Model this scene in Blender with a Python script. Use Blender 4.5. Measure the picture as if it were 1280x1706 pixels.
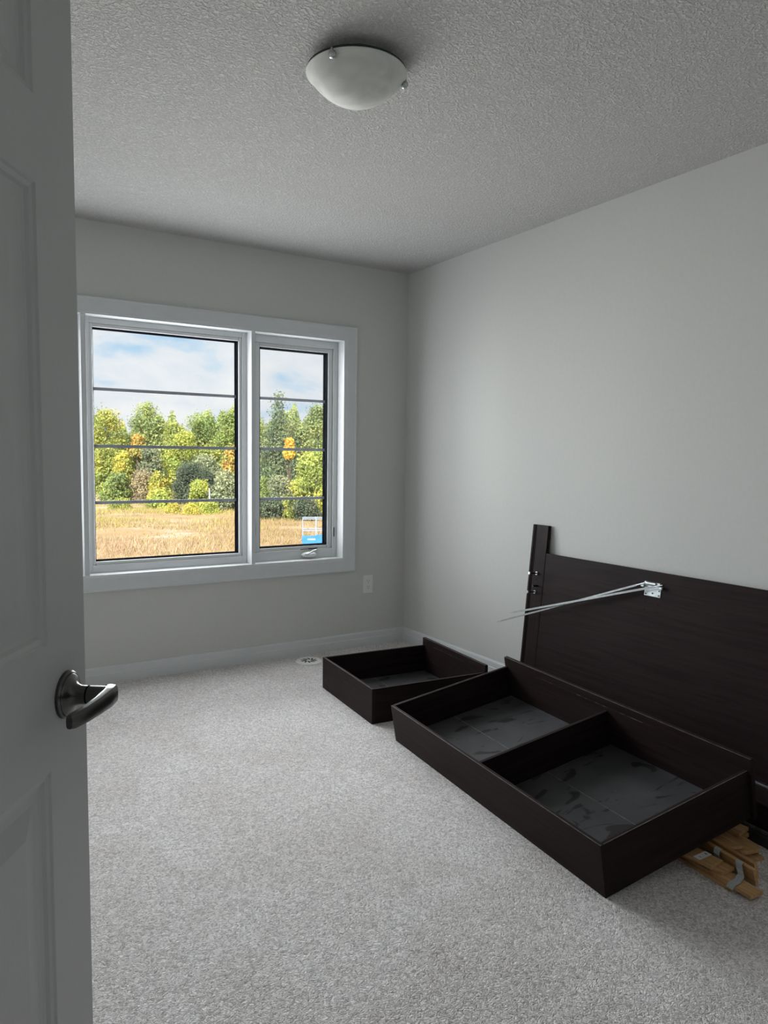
import bpy, bmesh, math, random
import numpy as np
from mathutils import Vector, Matrix

for o in list(bpy.data.objects):
    bpy.data.objects.remove(o, do_unlink=True)
S = bpy.context.scene
COL = S.collection
R = math.radians

# ------------------------------------------------------------------ camera
# room axes: right wall is x = 0, window wall is y = 0, carpet is z = 0; the room lies at x < 0, y < 0
CAM = Vector((-2.70867, -4.08835, 1.24969))
YAW, PITCH, ROLL, FPX = 0.556576, -0.0766832, 0.0130607, 1217.0
FW = Vector((math.sin(YAW)*math.cos(PITCH), math.cos(YAW)*math.cos(PITCH), math.sin(PITCH)))
_r = Vector((math.cos(YAW), -math.sin(YAW), 0)); _u = _r.cross(FW)
RT = _r*math.cos(ROLL) + _u*math.sin(ROLL)
UP = -_r*math.sin(ROLL) + _u*math.cos(ROLL)
cam = bpy.data.cameras.new('camera'); cam_o = bpy.data.objects.new('camera', cam); COL.objects.link(cam_o)
cam.sensor_fit = 'HORIZONTAL'; cam.sensor_width = 36.0; cam.lens = 36.0*FPX/1280.0
cam.clip_start = 0.02; cam.clip_end = 2000
cam_o.matrix_world = Matrix(((RT.x, UP.x, -FW.x, CAM.x), (RT.y, UP.y, -FW.y, CAM.y), (RT.z, UP.z, -FW.z, CAM.z), (0, 0, 0, 1)))
S.camera = cam_o

# ------------------------------------------------------------------ view, sky, sun, added light panels
S.view_settings.view_transform = 'Standard'; S.view_settings.look = 'None'
S.view_settings.gamma = 1.0; S.view_settings.use_curve_mapping = False
S.view_settings.exposure = 0.0
S.cycles.max_bounces = 10; S.cycles.diffuse_bounces = 6; S.cycles.transparent_max_bounces = 16
S.cycles.caustics_reflective = False; S.cycles.caustics_refractive = False

W = bpy.data.worlds.new('sky'); S.world = W; W.use_nodes = True
nt = W.node_tree; nt.nodes.clear()
def N(tree, kind, **kw):
    n = tree.nodes.new(kind)
    for k, v in kw.items():
        if k in n.inputs: n.inputs[k].default_value = v
        else: setattr(n, k, v)
    return n
tc = N(nt, 'ShaderNodeTexCoord')
SKY_SHIFT = (0.35, 0.1, 0.2)
mp = N(nt, 'ShaderNodeMapping'); mp.inputs['Scale'].default_value = (1, 1, 2.6); mp.inputs['Location'].default_value = SKY_SHIFT
nz = N(nt, 'ShaderNodeTexNoise', Scale=7.0, Detail=7.0, Roughness=0.55, Distortion=0.35)
rp = N(nt, 'ShaderNodeValToRGB')
rp.color_ramp.elements[0].position = 0.30; rp.color_ramp.elements[0].color = (0.50, 0.73, 0.95, 1)
rp.color_ramp.elements[1].position = 0.58; rp.color_ramp.elements[1].color = (0.975, 0.975, 0.99, 1)
e = rp.color_ramp.elements.new(0.42); e.color = (0.85, 0.90, 0.965, 1)
bg = N(nt, 'ShaderNodeBackground', Strength=1.0); wo = N(nt, 'ShaderNodeOutputWorld')
nt.links.new(tc.outputs['Generated'], mp.inputs['Vector']); nt.links.new(mp.outputs['Vector'], nz.inputs['Vector'])
nt.links.new(nz.outputs['Fac'], rp.inputs['Fac']); nt.links.new(rp.outputs['Color'], bg.inputs['Color'])
nt.links.new(bg.outputs['Background'], wo.inputs['Surface'])

sun = bpy.data.lights.new('sun', 'SUN'); sun.energy = 11.5; sun.angle = R(3); sun.color = (1.0, 0.95, 0.86)
sun_o = bpy.data.objects.new('sun', sun); COL.objects.link(sun_o)
sun_o.rotation_euler = Vector((0.62, 0.62, -0.62)).to_track_quat('-Z', 'Y').to_euler()   # from behind the house, high on the left

def daylight_panel(name, loc, size, tilt, energy, col):
    l = bpy.data.lights.new(name, 'AREA'); l.shape = 'RECTANGLE'; l.size, l.size_y = size; l.energy = energy; l.color = col
    o = bpy.data.objects.new(name, l); COL.objects.link(o); o.location = loc; o.rotation_euler = (R(-90+tilt), 0, 0)
daylight_panel('added_sky_panel', (-2.7, 1.55, 2.75), (7.0, 3.8), 15, 780, (0.94, 0.983, 1.0))      # unseen area lamp added out front to boost the sky light
daylight_panel('added_window_panel', (-1.548, 0.115, 1.279), (2.13, 1.36), 0, 41, (0.945, 0.985, 1.0))  # unseen lamp added in the window opening to brighten the room

# ------------------------------------------------------------------ materials
MATS = {}
def mat(name, col, rough=0.5, spec=0.5, metal=0.0):
    m = bpy.data.materials.new(name); m.use_nodes = True
    b = m.node_tree.nodes['Principled BSDF']
    b.inputs['Base Color'].default_value = (*col, 1); b.inputs['Roughness'].default_value = rough
    b.inputs['Specular IOR Level'].default_value = spec; b.inputs['Metallic'].default_value = metal
    MATS[name] = m
    return m, m.node_tree, b
def vary(tree, b, col_a, col_b, scale=(1, 1, 1), nscale=5.0, detail=4, lo=0.35, hi=0.65, coord='Object', dist=0.0):
    t = N(tree, 'ShaderNodeTexCoord'); p = N(tree, 'ShaderNodeMapping'); p.inputs['Scale'].default_value = scale
    n = N(tree, 'ShaderNodeTexNoise', Scale=nscale, Detail=detail, Distortion=dist)
    r = N(tree, 'ShaderNodeValToRGB')
    r.color_ramp.elements[0].position = lo; r.color_ramp.elements[0].color = (*col_a, 1)
    r.color_ramp.elements[1].position = hi; r.color_ramp.elements[1].color = (*col_b, 1)
    tree.links.new(t.outputs[coord], p.inputs['Vector']); tree.links.new(p.outputs['Vector'], n.inputs['Vector'])
    tree.links.new(n.outputs['Fac'], r.inputs['Fac'])
    if b is not None: tree.links.new(r.outputs['Color'], b.inputs['Base Color'])
    return t, r, n
def bump(tree, b, height_socket, strength=0.3, dist=0.01, prev=None):
    bp = N(tree, 'ShaderNodeBump', Strength=strength, Distance=dist)
    tree.links.new(height_socket, bp.inputs['Height'])
    if prev is not None: tree.links.new(prev.outputs['Normal'], bp.inputs['Normal'])
    tree.links.new(bp.outputs['Normal'], b.inputs['Normal'])
    return bp

m, t, b = mat('wall_paint', (0.74, 0.755, 0.73), 0.75, 0.3)
_, _, n = vary(t, b, (0.612, 0.617, 0.600), (0.627, 0.632, 0.615), nscale=60, detail=3); bump(t, b, n.outputs['Fac'], 0.08, 0.002)
m, t, b = mat('ceiling_stipple', (0.73, 0.73, 0.72), 0.9, 0.2)
_, _, n = vary(t, b, (0.555, 0.55, 0.545), (0.675, 0.67, 0.663), nscale=112, detail=3, dist=0.6)  # tone follows the bump, painting the stipple's relief shading into the colour
r2 = N(t, 'ShaderNodeValToRGB'); r2.color_ramp.elements[0].position = 0.42; r2.color_ramp.elements[1].position = 0.6
t.links.new(n.outputs['Fac'], r2.inputs['Fac']); bump(t, b, r2.outputs['Color'], 0.8, 0.005)
m, t, b = mat('trim_white', (0.78, 0.80, 0.815), 0.4, 0.5)
_, _, n = vary(t, b, (0.675, 0.695, 0.71), (0.695, 0.715, 0.73), nscale=25); bump(t, b, n.outputs['Fac'], 0.03, 0.001)
m, t, b = mat('vinyl_white', (0.80, 0.815, 0.82), 0.32, 0.5)
vary(t, b, (0.615, 0.63, 0.64), (0.635, 0.65, 0.66), nscale=12)
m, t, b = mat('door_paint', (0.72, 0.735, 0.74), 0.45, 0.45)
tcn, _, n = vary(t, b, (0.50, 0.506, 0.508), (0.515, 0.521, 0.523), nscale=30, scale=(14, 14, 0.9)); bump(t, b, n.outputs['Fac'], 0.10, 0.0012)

# carpet: cut pile, flecks, brushed patches
m, t, b = mat('carpet', (0.5, 0.47, 0.45), 0.95, 0.1)
tcn = N(t, 'ShaderNodeTexCoord')
wz = N(t, 'ShaderNodeTexNoise', Scale=70.0, Detail=2.0); wa = N(t, 'ShaderNodeMix', data_type='RGBA', blend_type='LINEAR_LIGHT'); wa.inputs[0].default_value = 0.012
t.links.new(tcn.outputs['Object'], wz.inputs['Vector']); t.links.new(tcn.outputs['Object'], wa.inputs[6]); t.links.new(wz.outputs['Color'], wa.inputs[7])
vor = N(t, 'ShaderNodeTexVoronoi', Scale=205.0, Randomness=1.0); t.links.new(wa.outputs[2], vor.inputs['Vector'])
sep = N(t, 'ShaderNodeSeparateColor'); t.links.new(vor.outputs['Color'], sep.inputs['Color'])
ramp = N(t, 'ShaderNodeValToRGB'); ramp.color_ramp.elements[0].position = 0.0; ramp.color_ramp.elements[0].color = (0.45, 0.422, 0.42, 1)
ramp.color_ramp.elements[1].position = 0.9; ramp.color_ramp.elements[1].color = (0.94, 0.905, 0.903, 1)
t.links.new(sep.outputs['Red'], ramp.inputs['Fac'])
nb = N(t, 'ShaderNodeTexNoise', Scale=2.6, Detail=6.0, Roughness=0.65, Distortion=0.6)
rb = N(t, 'ShaderNodeValToRGB'); rb.color_ramp.elements[0].position = 0.34; rb.color_ramp.elements[0].color = (0.88, 0.85, 0.845, 1)
rb.color_ramp.elements[1].position = 0.62; rb.color_ramp.elements[1].color = (1.0, 1.0, 1.0, 1)
mx = N(t, 'ShaderNodeMix', data_type='RGBA', blend_type='MULTIPLY'); mx.inputs[0].default_value = 1.0
t.links.new(tcn.outputs['Object'], nb.inputs['Vector']); t.links.new(nb.outputs['Fac'], rb.inputs['Fac'])
t.links.new(ramp.outputs['Color'], mx.inputs[6]); t.links.new(rb.outputs['Color'], mx.inputs[7]); t.links.new(mx.outputs[2], b.inputs['Base Color'])
inv = N(t, 'ShaderNodeMath', operation='SUBTRACT'); inv.inputs[0].default_value = 1.0; t.links.new(vor.outputs['Distance'], inv.inputs[1])
b1 = bump(t, b, inv.outputs[0], 0.6, 0.006)
nm = N(t, 'ShaderNodeTexNoise', Scale=14.0, Detail=4.0, Roughness=0.6); t.links.new(tcn.outputs['Object'], nm.inputs['Vector'])
bump(t, b, nm.outputs['Fac'], 0.25, 0.02, prev=b1)
b.inputs['Sheen Weight'].default_value = 0.25; b.inputs['Sheen Roughness'].default_value = 0.6

def wood_dark(name, scale, dusty=False):
    m, t, b = mat(name, (0.02, 0.012, 0.012), 0.36, 0.09)
    _, r, n = vary(t, b, (0.0140, 0.0086, 0.0092), (0.0275, 0.0170, 0.0170), scale=scale, nscale=9, detail=7, lo=0.3, hi=0.72, dist=0.4)
    bump(t, b, n.outputs['Fac'], 0.10, 0.0006)
    n2 = N(t, 'ShaderNodeTexNoise', Scale=7.0, Detail=3.0); r2 = N(t, 'ShaderNodeMapRange'); r2.inputs[3].default_value = 0.42; r2.inputs[4].default_value = 0.58
    t.links.new(n2.outputs['Fac'], r2.inputs[0]); t.links.new(r2.outputs[0], b.inputs['Roughness'])
    return m
wood_dark('dark_wood_x', (0.35, 9, 9)); wood_dark('dark_wood_y', (9, 0.35, 9)); wood_dark('dark_wood_z', (9, 9, 0.35))
# dusty drawer bottom with wiped smears
m, t, b = mat('dusty_board', (0.05, 0.05, 0.053), 0.62, 0.35)
tcn, r, n = vary(t, None, (0.036, 0.036, 0.039), (0.062, 0.062, 0.066), nscale=5, detail=6)
mp_ = N(t, 'ShaderNodeMapping'); mp_.inputs['Scale'].default_value = (2.6, 5.2, 1); mp_.inputs['Rotation'].default_value = (0, 0, 0.5)
ns = N(t, 'ShaderNodeTexNoise', Scale=1.7, Detail=2.5, Distortion=2.6, Roughness=0.4)
rs = N(t, 'ShaderNodeValToRGB'); rs.color_ramp.elements[0].position = 0.585; rs.color_ramp.elements[0].color = (0, 0, 0, 1); rs.color_ramp.elements[1].position = 0.64
mm = N(t, 'ShaderNodeMix', data_type='RGBA'); mm.inputs[7].default_value = (0.010, 0.009, 0.010, 1)
t.links.new(tcn.outputs['Object'], mp_.inputs['Vector']); t.links.new(mp_.outputs['Vector'], ns.inputs['Vector']); t.links.new(ns.outputs['Fac'], rs.inputs['Fac'])
t.links.new(rs.outputs['Color'], mm.inputs[0]); t.links.new(r.outputs['Color'], mm.inputs[6]); t.links.new(mm.outputs[2], b.inputs['Base Color'])

m, t, b = mat('highlight_joint_strip', (0.10, 0.085, 0.085), 0.35, 0.5); vary(t, b, (0.05, 0.042, 0.042), (0.16, 0.14, 0.14), scale=(1, 1, 1), nscale=30, detail=5)  # pale tone for painted rim highlights, also the bottom joint and rail ledge strip
m, t, b = mat('chipped_edge', (0.2, 0.17, 0.15), 0.7, 0.3); vary(t, b, (0.014, 0.010, 0.010), (0.17, 0.145, 0.13), nscale=38, detail=7, lo=0.52, hi=0.72)
m, t, b = mat('zinc_steel', (0.62, 0.66, 0.68), 0.38, 0.5, 0.9); vary(t, b, (0.55, 0.6, 0.62), (0.72, 0.76, 0.78), nscale=40)
m, t, b = mat('bright_steel', (0.5, 0.52, 0.53), 0.3, 0.5, 1.0); vary(t, b, (0.44, 0.46, 0.47), (0.56, 0.58, 0.59), nscale=60)
m, t, b = mat('black_steel', (0.02, 0.02, 0.022), 0.4, 0.5); vary(t, b, (0.016, 0.016, 0.018), (0.028, 0.028, 0.03), nscale=40)
m, t, b = mat('satin_nickel', (0.30, 0.285, 0.27), 0.3, 0.5, 1.0); vary(t, b, (0.105, 0.103, 0.10), (0.135, 0.132, 0.128), nscale=30, scale=(1, 1, 20))
m, t, b = mat('black_gasket', (0.006, 0.007, 0.010), 0.9, 0.0); vary(t, b, (0.005, 0.006, 0.008), (0.009, 0.010, 0.014), nscale=20)
m, t, b = mat('grille_grey', (0.36, 0.39, 0.44), 0.4, 0.5); vary(t, b, (0.34, 0.37, 0.42), (0.38, 0.41, 0.46), nscale=20)
m, t, b = mat('dark_slot', (0.02, 0.02, 0.02), 0.8, 0.2); vary(t, b, (0.012, 0.012, 0.012), (0.03, 0.03, 0.03), nscale=40)
m, t, b = mat('white_plastic', (0.80, 0.80, 0.78), 0.35, 0.5); vary(t, b, (0.79, 0.79, 0.77), (0.81, 0.81, 0.79), nscale=20)
m, t, b = mat('register_white', (0.82, 0.82, 0.80), 0.4, 0.5); vary(t, b, (0.86, 0.86, 0.84), (0.90, 0.90, 0.88), nscale=20)
m, t, b = mat('alabaster_glass', (0.80, 0.81, 0.77), 0.6, 0.3)
vary(t, b, (0.62, 0.64, 0.605), (0.80, 0.81, 0.775), scale=(1, 1, 2.2), nscale=7, detail=3, lo=0.3, hi=0.7, dist=1.4)
b.inputs['Transmission Weight'].default_value = 0.0; b.inputs['Subsurface Weight'].default_value = 0.25; b.inputs['Subsurface Radius'].default_value = (0.02, 0.02, 0.02)
m, t, b = mat('slat_wood', (0.42, 0.25, 0.12), 0.5, 0.35); _, _, n = vary(t, b, (0.38, 0.205, 0.085), (0.60, 0.37, 0.175), scale=(22, 1.2, 22), nscale=4, detail=6, lo=0.3, hi=0.7); bump(t, b, n.outputs['Fac'], 0.1, 0.001)
m, t, b = mat('webbing_grey', (0.42, 0.44, 0.46), 0.85, 0.2); _, _, n = vary(t, b, (0.37, 0.39, 0.41), (0.48, 0.50, 0.52), nscale=300); bump(t, b, n.outputs['Fac'], 0.3, 0.001)
m, t, b = mat('paper_label', (0.7, 0.71, 0.71), 0.8, 0.2); vary(t, b, (0.68, 0.69, 0.69), (0.74, 0.75, 0.75), nscale=30)
m, t, b = mat('ink', (0.02, 0.02, 0.03), 0.7, 0.2); vary(t, b, (0.015, 0.015, 0.02), (0.03, 0.03, 0.04), nscale=30)
m, t, b = mat('lift_blue', (0.04, 0.22, 0.62), 0.4, 0.5); vary(t, b, (0.035, 0.20, 0.58), (0.05, 0.24, 0.66), nscale=6)
m, t, b = mat('lift_pale', (0.42, 0.47, 0.58), 0.4, 0.5); vary(t, b, (0.29, 0.37, 0.52), (0.34, 0.42, 0.56), nscale=6)
m, t, b = mat('tyre', (0.05, 0.05, 0.052), 0.85, 0.2); vary(t, b, (0.04, 0.04, 0.042), (0.065, 0.065, 0.067), nscale=12)
m, t, b = mat('bark', (0.10, 0.075, 0.055), 0.9, 0.1); vary(t, b, (0.07, 0.052, 0.04), (0.15, 0.12, 0.095), scale=(4, 4, 0.6), nscale=6)
m, t, b = mat('post_white', (0.55, 0.55, 0.53), 0.8, 0.2); vary(t, b, (0.45, 0.45, 0.43), (0.6, 0.6, 0.58), nscale=6)

# glass: clear pane with its reflection
m = bpy.data.materials.new('pane_glass'); m.use_nodes = True; t = m.node_tree; t.nodes.clear(); MATS['pane_glass'] = m
tr = N(t, 'ShaderNodeBsdfTransparent'); tr.inputs['Color'].default_value = (0.975, 0.985, 0.98, 1)
gl = N(t, 'ShaderNodeBsdfGlossy', Roughness=0.0); fr = N(t, 'ShaderNodeFresnel', IOR=1.4); ms = N(t, 'ShaderNodeMixShader'); ou = N(t, 'ShaderNodeOutputMaterial')
t.links.new(fr.outputs['Fac'], ms.inputs['Fac']); t.links.new(tr.outputs['BSDF'], ms.inputs[1]); t.links.new(gl.outputs['BSDF'], ms.inputs[2]); t.links.new(ms.outputs['Shader'], ou.inputs['Surface'])
# insect screen: fine woven mesh, mostly open
m = bpy.data.materials.new('insect_mesh'); m.use_nodes = True; t = m.node_tree; t.nodes.clear(); MATS['insect_mesh'] = m
tr = N(t, 'ShaderNodeBsdfTransparent'); df = N(t, 'ShaderNodeBsdfDiffuse', Color=(0.28, 0.29, 0.30, 1)); ms = N(t, 'ShaderNodeMixShader', Fac=0.07); ou = N(t, 'ShaderNodeOutputMaterial')
t.links.new(tr.outputs['BSDF'], ms.inputs[1]); t.links.new(df.outputs['BSDF'], ms.inputs[2]); t.links.new(ms.outputs['Shader'], ou.inputs['Surface'])

# foliage: colour per leaf, light passes through
def leafmat(name, trans):
    m = bpy.data.materials.new(name); m.use_nodes = True; t = m.node_tree; t.nodes.clear(); MATS[name] = m
    at = N(t, 'ShaderNodeAttribute', attribute_name='leaf_colour')
    nz = N(t, 'ShaderNodeTexNoise', Scale=1.6, Detail=3.0); tcx = N(t, 'ShaderNodeTexCoord')
    mr = N(t, 'ShaderNodeMapRange'); mr.inputs[3].default_value = 0.8; mr.inputs[4].default_value = 1.2
    mu = N(t, 'ShaderNodeVectorMath', operation='SCALE')
    df = N(t, 'ShaderNodeBsdfDiffuse'); tl = N(t, 'ShaderNodeBsdfTranslucent'); ms = N(t, 'ShaderNodeMixShader', Fac=trans); ou = N(t, 'ShaderNodeOutputMaterial')
    t.links.new(tcx.outputs['Object'], nz.inputs['Vector']); t.links.new(nz.outputs['Fac'], mr.inputs[0])
    t.links.new(at.outputs['Color'], mu.inputs[0]); t.links.new(mr.outputs[0], mu.inputs['Scale'])
    t.links.new(mu.outputs[0], df.inputs['Color']); t.links.new(mu.outputs[0], tl.inputs['Color'])
    t.links.new(df.outputs['BSDF'], ms.inputs[1]); t.links.new(tl.outputs['BSDF'], ms.inputs[2]); t.links.new(ms.outputs['Shader'], ou.inputs['Surface'])
leafmat('leaves', 0.45); leafmat('grass', 0.25)

m, t, b = mat('field_soil', (0.4, 0.3, 0.2), 0.95, 0.1)
tcn, r, n = vary(t, None, (0.30, 0.215, 0.125), (0.44, 0.33, 0.215), nscale=0.35, detail=8, lo=0.3, hi=0.7)
e = r.color_ramp.elements.new(0.5); e.color = (0.38, 0.265, 0.15, 1)
n2 = N(t, 'ShaderNodeTexNoise', Scale=0.16, Detail=7.0, Roughness=0.62, Distortion=0.8)
mpp = N(t, 'ShaderNodeMapping'); mpp.inputs['Scale'].default_value = (0.8, 1.0, 1)
r2 = N(t, 'ShaderNodeValToRGB'); r2.color_ramp.elements[0].position = 0.54; r2.color_ramp.elements[0].color = (0, 0, 0, 1); r2.color_ramp.elements[1].position = 0.63
mxx = N(t, 'ShaderNodeMix', data_type='RGBA'); mxx.inputs[7].default_value = (0.50, 0.43, 0.37, 1)
t.links.new(tcn.outputs['Object'], mpp.inputs['Vector']); t.links.new(mpp.outputs['Vector'], n2.inputs['Vector']); t.links.new(n2.outputs['Fac'], r2.inputs['Fac'])
t.links.new(r2.outputs['Color'], mxx.inputs[0]); t.links.new(r.outputs['Color'], mxx.inputs[6]); t.links.new(mxx.outputs[2], b.inputs['Base Color'])
bump(t, b, n.outputs['Fac'], 0.5, 0.15)

# ------------------------------------------------------------------ mesh helpers
class MB:
    def __init__(s): s.v = []; s.f = []
    def poly(s, vs, fs):
        k = len(s.v); s.v += [tuple(p) for p in vs]; s.f += [tuple(i+k for i in f) for f in fs]; return s
    def box(s, a, b, M=None):
        x0, y0, z0 = a; x1, y1, z1 = b
        vs = [(x0, y0, z0), (x1, y0, z0), (x1, y1, z0), (x0, y1, z0), (x0, y0, z1), (x1, y0, z1), (x1, y1, z1), (x0, y1, z1)]
        if M is not None: vs = [M @ Vector(p) for p in vs]
        return s.poly(vs, [(3, 2, 1, 0), (4, 5, 6, 7), (0, 1, 5, 4), (1, 2, 6, 5), (2, 3, 7, 6), (3, 0, 4, 7)])
    def tube(s, pts, rad, seg=10, caps=True):
        pts = [Vector(p) for p in pts]; rad = rad if isinstance(rad, (list, tuple)) else [rad]*len(pts)
        rings = []
        for i, p in enumerate(pts):
            d = (pts[min(i+1, len(pts)-1)] - pts[max(i-1, 0)]).normalized()
            a = d.orthogonal().normalized() if i == 0 else (pa - d*pa.dot(d)).normalized()
            pa = a; c = d.cross(a)
            rings.append([p + (a*math.cos(2*math.pi*j/seg) + c*math.sin(2*math.pi*j/seg))*rad[i] for j in range(seg)])
        vs = [q for r in rings for q in r]; fs = []
        for i in range(len(pts)-1):
            for j in range(seg):
                fs.append((i*seg+j, i*seg+(j+1) % seg, (i+1)*seg+(j+1) % seg, (i+1)*seg+j))
        if caps: fs.append(tuple(reversed(range(seg)))); fs.append(tuple((len(pts)-1)*seg+j for j in range(seg)))
        return s.poly(vs, fs)
    def lathe(s, prof, seg=40, M=None):
        vs = []; fs = []; n = len(prof)
        for j in range(seg):
            a = 2*math.pi*j/seg
            for r, z in prof: vs.append((r*math.cos(a), r*math.sin(a), z))
        for j in range(seg):
            k = (j+1) % seg
            for i in range(n-1): fs.append((j*n+i, k*n+i, k*n+i+1, j*n+i+1))
        if M is not None: vs = [M @ Vector(p) for p in vs]
        return s.poly(vs, fs)
    def prism(s, prof, axis_pts):
        """profile given as a list of vectors at each of two ends"""
        a, c = axis_pts; n = len(prof)
        vs = [Vector(a) + Vector(p) for p in prof] + [Vector(c) + Vector(p) for p in prof]
        fs = [tuple(range(n)), tuple(reversed(range(n, 2*n)))] + [(i, i+n, (i+1) % n+n, (i+1) % n) for i in range(n)]
        return s.poly(vs, fs)
    def build(s, name, material, parent=None, bevel=0.0, smooth=False, segs=2):
        me = bpy.data.meshes.new(name); me.from_pydata(s.v, [], s.f)
        bm = bmesh.new(); bm.from_mesh(me); bmesh.ops.remove_doubles(bm, verts=bm.verts, dist=1e-6) if smooth else None
        bmesh.ops.recalc_face_normals(bm, faces=bm.faces); bm.to_mesh(me); bm.free()
        o = bpy.data.objects.new(name, me); COL.objects.link(o); me.materials.append(MATS[material])
        if parent is not None: o.parent = parent
        if bevel:
            md = o.modifiers.new('bevel', 'BEVEL'); md.width = bevel; md.segments = segs; md.limit_method = 'ANGLE'; md.angle_limit = R(40)
        if smooth:
            for p in me.polygons: p.use_smooth = True
            try: me.set_sharp_from_angle(angle=R(38))
            except Exception: pass
        return o
def tag(o, label, cat=None, group=None, kind=None):
    o['label'] = label
    if cat: o['category'] = cat
    if group: o['group'] = group
    if kind: o['kind'] = kind
    return o
def empty(name, loc=(0, 0, 0), M=None):
    o = bpy.data.objects.new(name, None); COL.objects.link(o); o.empty_display_size = 0.1
    if M is not None: o.matrix_world = M
    else: o.location = loc
    return o
def struct(o, label=None):
    o['kind'] = 'structure'
    if label: o['label'] = label
    return o

# ------------------------------------------------------------------ room shell
H = 2.44; XL = -3.02; YN = -4.62; T = 0.2
# window opening in the y = 0 wall
WX0, WX1, WZ0, WZ1 = -2.6226, -0.473, 0.588, 1.970
struct(MB().box((XL-1.4, YN-1.2, -0.12), (T, T, 0.0)).build('floor', 'carpet'), 'pale greige cut pile carpet over the whole floor')
struct(MB().box((XL-1.4, YN-1.2, H), (T, T, H+0.12)).build('ceiling', 'ceiling_stipple'), 'white stippled ceiling')
w = MB(); w.box((XL-T, 0, 0), (WX0, T, H)); w.box((WX1, 0, 0), (T, T, H)); w.box((WX0, 0, 0), (WX1, T, WZ0)); w.box((WX0, 0, WZ1), (WX1, T, H))
struct(w.build('wall_far', 'wall_paint'), 'off white window wall')
struct(MB().box((0, YN-T, 0), (T, 0, H)).build('wall_right', 'wall_paint'), 'off white wall on the right, brightest near the window')
struct(MB().box((XL-1.4, YN-T, 0), (0, YN, H)).build('wall_near', 'wall_paint'), 'off white wall behind the camera')
DY0, DY1, DH = -4.40, -3.615, 2.06           # doorway in the left wall
w = MB(); w.box((XL-0.12, DY1, 0), (XL, 0, H)); w.box((XL-0.12, YN, 0), (XL, DY0, H)); w.box((XL-0.12, DY0, DH), (XL, DY1, H))
struct(w.build('wall_left', 'wall_paint'), 'off white wall with the doorway')
w = MB(); w.box((XL-1.4, YN, 0), (XL-1.3, 0.0, H)); w.box((XL-1.3, -2.2, 0), (XL-0.12, -2.1, H))
struct(w.build('wall_hall', 'wall_paint'), 'off white hallway wall beyond the doorway')

BP = [(0, 0), (0.014, 0), (0.014, 0.052), (0.0115, 0.056), (0.0115, 0.084), (0.008, 0.092), (0.004, 0.094), (0, 0.094)]
def baseboard(name, a, b_, inward):
    iw = Vector(inward)
    struct(MB().prism([iw*p[0] + Vector((0, 0, p[1])) for p in BP], (a, b_)).build(name, 'trim_white'), 'white stepped baseboard')
baseboard('baseboard_far', (XL, 0, 0), (0, 0, 0), (0, -1, 0))
baseboard('baseboard_right', (0, 0, 0), (0, YN, 0), (-1, 0, 0))
baseboard('baseboard_left', (XL, DY1+0.075, 0), (XL, 0, 0), (1, 0, 0))
baseboard('baseboard_near', (XL, YN, 0), (0, YN, 0), (0, 1, 0))

# window casing: four mitred boards around the opening
CW = 0.083
tr1 = empty('trim_1', (0, 0, 0)); struct(tr1, 'white picture frame casing around the window')
CP = [(0.0, 0.0), (0.0, 0.011), (0.003, 0.0135), (0.010, 0.0135), (0.016, 0.0160), (0.070, 0.0185), (0.074, 0.0215), (0.080, 0.0215), (CW, 0.018), (CW, 0.0)]
cs = [((WX0, WZ0), (-1, -1)), ((WX1, WZ0), (1, -1)), ((WX1, WZ1), (1, 1)), ((WX0, WZ1), (-1, 1))]
for i in range(4):
    (p, d), (q, e_) = cs[i], cs[(i+1) % 4]; n = len(CP)
    vs = [(p[0]+d[0]*c, -tt, p[1]+d[1]*c) for c, tt in CP] + [(q[0]+e_[0]*c, -tt, q[1]+e_[1]*c) for c, tt in CP]
    fs = [tuple(range(n)), tuple(reversed(range(n, 2*n)))] + [(k, k+n, (k+1) % n+n, (k+1) % n) for k in range(n)]
    MB().poly(vs, fs).build('casing', 'trim_white', tr1)
# jamb liners, sill and the two mullion posts between the units
JY = 0.150; JT = 0.006
MB().box((WX0, -0.011, WZ0), (WX1, JY, WZ0+JT)).build('sill', 'trim_white', tr1)
MB().box((WX0, -0.011, WZ1-JT), (WX1, JY, WZ1)).build('head_jamb', 'trim_white', tr1)
for x in (WX0, WX1-JT): MB().box((x, -0.011, WZ0+JT), (x+JT, JY, WZ1-JT)).build('jamb', 'trim_white', tr1)
MUL = [(-2.0276, -2.001), (-1.092, -1.068)]
for x0, x1 in MUL: MB().box((x0, -0.002, WZ0+JT), (x1, JY, WZ1-JT)).build('mullion', 'trim_white', tr1, bevel=0.0015)

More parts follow.
